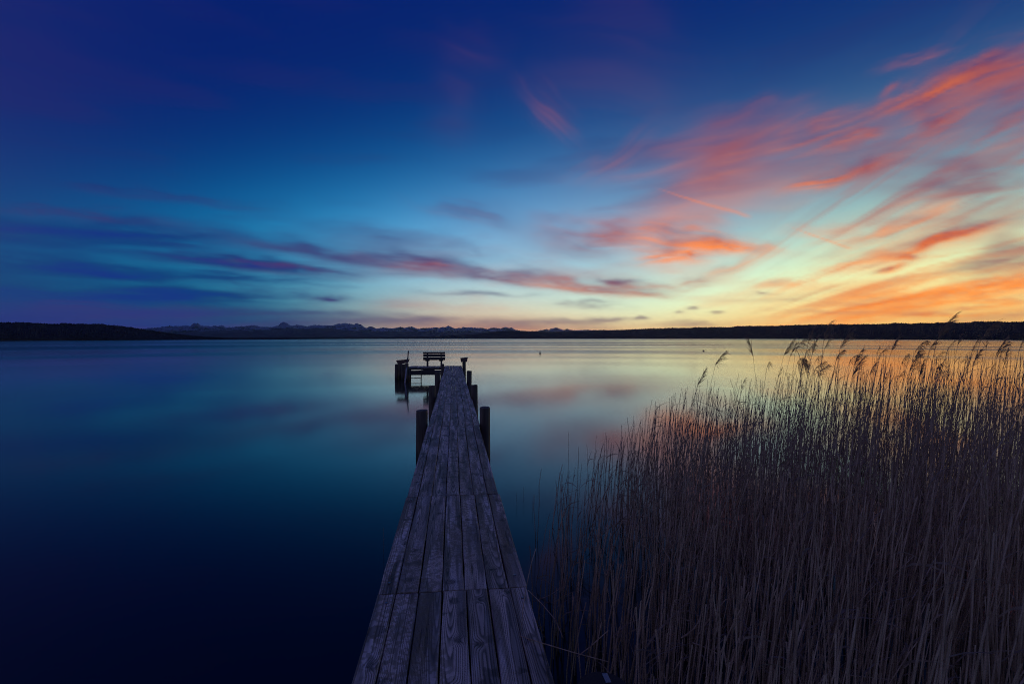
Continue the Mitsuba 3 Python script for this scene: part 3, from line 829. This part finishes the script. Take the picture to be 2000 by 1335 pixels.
def bed_height(x, y):
    e = x - bed_left(y)
    return .80 + 1.22 * (1 - np.exp(-e / 1.9)) + .14 * np.clip((e - 3) / 3, 0, 1) + .34 * (meshkit.noise(np.stack([x * .8, y * .8, 0 * x], -1), 4) - .5)


# (column, row) of the plume's foot and distance, from the tall ones that stand out against the water
TALL = [(1397, 714, 9.6), (1471, 697, 9.4), (1361, 757, 9.0), (1497, 722, 8.2), (1531, 694, 9.8), (1543, 697, 10.4), (1553, 688, 8.8), (1556, 712, 9.2), (1579, 668, 7.4), (1608, 667, 7.9), (1610, 684, 9.9), (1640, 682, 8.6),
        (1684, 690, 9.1), (1718, 698, 9.6), (1741, 686, 8.3), (1786, 690, 9.0), (1814, 688, 8.0), (1830, 665, 6.9), (1851, 682, 8.8), (1870, 676, 7.7), (1898, 688, 9.3), (1914, 668, 7.1), (1926, 684, 8.4), (1944, 698, 9.7), (1990, 686, 8.1),
        (1632, 706, 10.2), (1668, 716, 10.8), (1702, 724, 10.4), (1760, 712, 10.6), (1776, 726, 9.9), (1838, 716, 10.3), (1884, 712, 10.1), (1960, 716, 10.0), (1590, 726, 10.6), (1520, 738, 10.7), (1448, 760, 10.2)]
NTH = 'first second third fourth fifth sixth seventh eighth ninth tenth eleventh twelfth thirteenth fourteenth fifteenth sixteenth seventeenth eighteenth nineteenth twentieth'.split()
NTH += [f'twenty-{w}' for w in NTH[:9]] + ['thirtieth'] + [f'thirty-{w}' for w in NTH[:9]] + ['fortieth'] + [f'forty-{w}' for w in NTH[:9]] + ['fiftieth'] + [f'fifty-{w}' for w in NTH[:9]]
SPECIAL = {0: 'tall reed with a drooping feathery plume standing apart at the left of the plumed reeds', 1: 'reed with a narrow upright plume leaning left over the yellow reflection',
           2: 'short plumed reed at the left fringe of the tall reeds, before pink reflections', 7: 'reed with a heavy plume hanging straight down in the yellow reflection',
           8: 'tallest plumed reed, its pale plume crossing the dark shore right of the yellow reflection', 9: 'second tall plumed reed whose pale plume rises into the dark shore',
           17: 'tall reed whose thin plume rises before the shore in the orange glow', 21: 'tall bushy plumed reed rising over the shoreline in the orange glow'}
gt = np.random.default_rng(55)
TALL += [(float(a), float(b), float(c)) for a, b, c in zip(gt.uniform(1560, 2010, 26), gt.uniform(690, 752, 26), gt.uniform(7.6, 11.2, 26))]
for k, (px, py, dep) in enumerate(TALL):
    g = np.random.default_rng(300 + k)
    tip = sight(px, py, dep)
    lean = g.uniform(.02, .24) if k != 1 else -.06
    curve = g.uniform(.02, .10) if k != 1 else -.05
    h = tip[2]
    P = stem_points(np.array([0.0]), np.array([0.0]), np.array([h]), np.array([lean]), np.array([curve]), np.array([1.45]))[0]
    P += tip - P[-1]
    P[:, 2] = np.linspace(-.35, h, K)
    group = 'plumed reeds before the orange reflection' if px > 1600 else 'plumed reeds before the yellow reflection'
    same = sorted(q[0] for j, q in enumerate(TALL) if (q[0] > 1600) == (px > 1600))
    lab = f'dry plumed reed, {NTH[same.index(px)]} from the left among those over the ' + ('orange reflection' if px > 1600 else 'pale yellow reflection')
    single_reed(P, g.uniform(.0034, .0046), SPECIAL.get(k, lab), group, 400 + k, plume=g.uniform(.17, .44) if k > 1 else .38, leaves=int(g.integers(0, 3)), limp=(.2 if k == 1 else 2.2 if k == 7 else g.choice([.3, .6, .9, 1.25])),
                wind=np.array([-.3, .1, 0.1]) if k == 1 else WIND * g.uniform(.3, 1.25) + g.normal(0, .18, 3))

# the reed bed: positions over the whole stand
N = 5400
yy = np.concatenate([2.1 + 10.2 * rng.random(N) ** .95])
edge = bed_left(yy)
xr = yy * 1.06 + .8
fr = rng.random(N)
xx = edge + (xr - edge) * fr
dense = np.clip((xx - edge) / np.interp(yy, [4.0, 7.0], [.8, 2.4]), .14, 1.0) ** .8 * np.where(yy > 11.2, np.clip((12.3 - yy) / 1.1, 0, 1), 1)
clump = .45 + .9 * meshkit.noise(np.stack([xx * 2.2, yy * 2.2, 0 * xx], -1), 9)
keep = rng.random(N) < dense * clump
yn = 2.3 + 2.4 * rng.random(420)
xn = bed_left(yn) + .1 + (yn * 1.05 + .4 - bed_left(yn)) * rng.random(420) ** .9
xx, yy = np.concatenate([xx[keep], xn]), np.concatenate([yy[keep], yn])
N = len(xx)
tangle = np.arange(N) % 14 == 0
hh = bed_height(xx, yy) * rng.uniform(.62, 1.10, N)
hh = np.where(rng.random(N) < .16, hh * rng.uniform(.2, .6, N), hh)                # broken off
hh = np.minimum(hh, 2.42)
lean = rng.normal(.07, .07, N) + np.where(rng.random(N) < .12, rng.uniform(.1, .55, N), 0)
azs = np.where(rng.random(N) < .86, rng.normal(1.42, .4, N), rng.uniform(0, 6.28, N))
curve = np.abs(rng.normal(.07, .06, N))
lean = np.where(tangle, rng.uniform(-.75, .75, N), lean)
hh = np.where(tangle, hh * rng.uniform(.5, .85, N), hh)
rad = rng.uniform(.0032, .0068, N) * np.where(yy < 5, 1.15, 1.0)
SP = stem_points(xx, yy, hh, lean, curve, azs)
near = np.argsort(yy - .15 * hh)
front = near[:190]
rest = near[190:]
pl = rest[(hh[rest] > 1.75) & (rng.random(len(rest)) < .05)]
gp = np.random.default_rng(77)
mass = [tubes(SP[rest], stem_radii(rad[rest]), 4), ]
scene['reed_bed__stem'] = mikit.ply(joined(mass), 'dry_reed', smooth=True)
scene['reed_bed__leaf'] = mikit.ply(leaf_blades(SP[rest], 3400, gp), 'dry_leaf')
labels['reed_bed'] = {'label': 'dense bed of dry brown reeds standing in the shallow water right of the pier', 'category': 'reeds', 'kind': 'stuff'}
labels['reed_bed__stem'] = labels['reed_bed__leaf'] = {'kind': 'stuff'}
for i in front:
    short = hh[i] < .95
    lab, grp = (('broken off dry reed stub among the nearest reeds beside the pier', 'broken reed stubs nearest the camera') if short else ('dry upright reed stem at the near edge of the reed bed', 'upright reeds nearest the camera'))
    single_reed(SP[i], rad[i], lab, grp, 5000 + int(i), leaves=0 if short else int(rng.integers(0, 2)))

# reeds that have fallen or snapped, one by one
FALLEN = [
    ([(1000, 1236, 3.15), (1060, 1255, 3.0), (1120, 1273, 2.9), (1188, 1291, 2.75)], .0032, 'fallen reed lying across the right edge of the pier deck'),
    ([(1019, 1228, 3.1), (1021, 1190, 3.15), (1029, 1140, 3.2), (1038, 1098, 3.3), (1047, 1070, 3.35)], .0030, 'curved pale reed leaning over the pier edge at the plank joint'),
    ([(1032, 1152, 3.6), (1060, 1180, 3.5), (1085, 1210, 3.4), (1100, 1245, 3.3)], .0030, 'thin reed slanting down from the pier edge into the reeds'),
    ([(1047, 1125, 4.3), (1066, 1133, 4.3), (1084, 1146, 4.3)], .0028, 'short broken reed floating level over the dark water by the pier'),
    ([(1042, 1174, 4.0), (1072, 1162, 4.0), (1102, 1144, 4.05)], .0032, 'broken reed sloping up to the right just beside the pier'),
    ([(1331, 1245, 3.2), (1342, 1238, 3.2), (1356, 1226, 3.2), (1364, 1214, 3.2), (1368, 1204, 3.2)], .0070, 'thick pale snapped reed piece curling upward among the near reeds'),
    ([(1352, 1254, 3.1), (1380, 1264, 3.1), (1412, 1281, 3.1), (1446, 1301, 3.1)], .0046, 'pale snapped reed slanting down to the right in the near reeds'),
    ([(1281, 1228, 3.0), (1285, 1262, 3.0), (1289, 1300, 3.0), (1290, 1338, 3.0)], .0078, 'thick upright grey reed stump at the bottom of the reed bed'),
    ([(1128, 1281, 3.1), (1155, 1260, 3.1), (1188, 1230, 3.1)], .0036, 'broken reed crossing upward to the right above the dark post'),
    ([(1230, 1048, 4.6), (1290, 1086, 4.5), (1350, 1118, 4.5), (1425, 1148, 4.4)], .0030, 'long thin reed slanting across the middle of the near reeds'),
    ([(1357, 1042, 4.4), (1374, 1048, 4.4), (1390, 1054, 4.4)], .0032, 'short pale reed end sticking out to the right in mid reeds'),
    ([(1280, 1046, 3.9), (1310, 1095, 3.85), (1345, 1160, 3.8), (1365, 1210, 3.75)], .0034, 'grey reed leaning left from its foot in mid reeds'),
    ([(1766, 1303, 2.8), (1780, 1291, 2.8), (1795, 1287, 2.8)], .0050, 'pale snapped reed end near the bottom right of the reeds'),
    ([(1830, 1205, 3.0), (1836, 1200, 3.0), (1842, 1199, 3.0)], .0055, 'small pale bent reed tip at the right of the reeds'),
    ([(1655, 1317, 2.8), (1700, 1322, 2.8), (1740, 1326, 2.8)], .0036, 'thin reed lying level along the bottom of the reeds'),
    ([(1730, 1250, 3.2), (1800, 1140, 3.3), (1870, 1010, 3.4), (1930, 900, 3.5), (1985, 820, 3.6)], .0042, 'long grey reed leaning far right across the right part of the bed'),
    ([(1990, 1180, 3.2), (1950, 1060, 3.3), (1920, 960, 3.4), (1890, 870, 3.5)], .0042, 'long grey reed leaning left at the right side of the bed'),
    ([(1895, 1330, 2.9), (1896, 1200, 3.0), (1900, 1100, 3.05), (1905, 1020, 3.1)], .0052, 'pale grey straight reed standing in front at the right'),
    ([(1362, 782, 8.6), (1395, 795, 8.6), (1430, 816, 8.7)], .0034, 'broken reed sticking out level to the left over the pink reflection'),
]
for k, (pts, r, lab) in enumerate(FALLEN):
    single_reed(np.array([sight(*q) for q in pts]), r, lab, 'fallen and snapped reeds', 900 + k)

# lone stems in the open water
for k, (x, y, h, lab, grp) in enumerate([(.06, 7.9, .20, 'short reed tip poking from open water, leftmost of three by the reeds', 'reed tips in the open water'), (.17, 8.05, .24, 'short reed tip poking from open water, middle of three by the reeds', 'reed tips in the open water'),
                                         (.29, 7.55, .17, 'short reed tip poking from open water, nearest of three by the reeds', 'reed tips in the open water'), (-1.50, 6.1, .32, 'single thin twig standing in dark water left of the pier', None)]):
    P = stem_points(np.array([x]), np.array([y]), np.array([h]), np.array([-.12 if k == 3 else .05]), np.array([.02]), np.array([1.5]))[0]
    single_reed(P, .0028, lab, grp, 960 + k)
# thin tall stems at the left fringe of the bed
FRINGE = [(1111, 843, 6.4), (1165, 878, 6.2), (1170, 900, 6.0), (1222, 842, 6.9), (1262, 795, 7.6), (1298, 812, 7.6), (1320, 812, 7.9), (1136, 905, 5.9), (1100, 920, 6.0), (1195, 868, 6.6), (1243, 880, 6.8), (1280, 862, 7.2)]
for k, (px, py, dep) in enumerate(FRINGE):
    g = np.random.default_rng(700 + k)
    tip = sight(px, py, dep)
    P = stem_points(np.array([0.0]), np.array([0.0]), np.array([tip[2]]), np.array([g.uniform(-.02, .08)]), np.array([g.uniform(0, .06)]), np.array([1.4]))[0]
    P += tip - P[-1]
    P[:, 2] = np.linspace(-.35, tip[2], K)
    single_reed(P, .0032, f'slender lone reed, {NTH[sorted(q[0] for q in FRINGE).index(px)]} from the left at the thin left fringe of the bed', 'slender reeds at the left fringe of the bed', 720 + k, leaves=int(g.integers(0, 3)))

# ---- the air -------------------------------------------------------------------------------------------------------
scene['haze_air'] = {'type': 'homogeneous', 'albedo': {'type': 'rgb', 'value': [.86, .93, .98]}, 'sigma_t': 2e-5, 'phase': {'type': 'hg', 'g': .75}}
scene['haze'] = {'type': 'cube', 'to_world': T().translate([0, 6990, 160]).scale([15000, 7110, 162]), 'bsdf': {'type': 'null'}, 'interior': {'type': 'ref', 'id': 'haze_air'}}
labels['haze'] = {'label': 'thin evening haze over the lake', 'category': 'haze', 'kind': 'stuff'}
labels['lake']['category'] = 'lake'
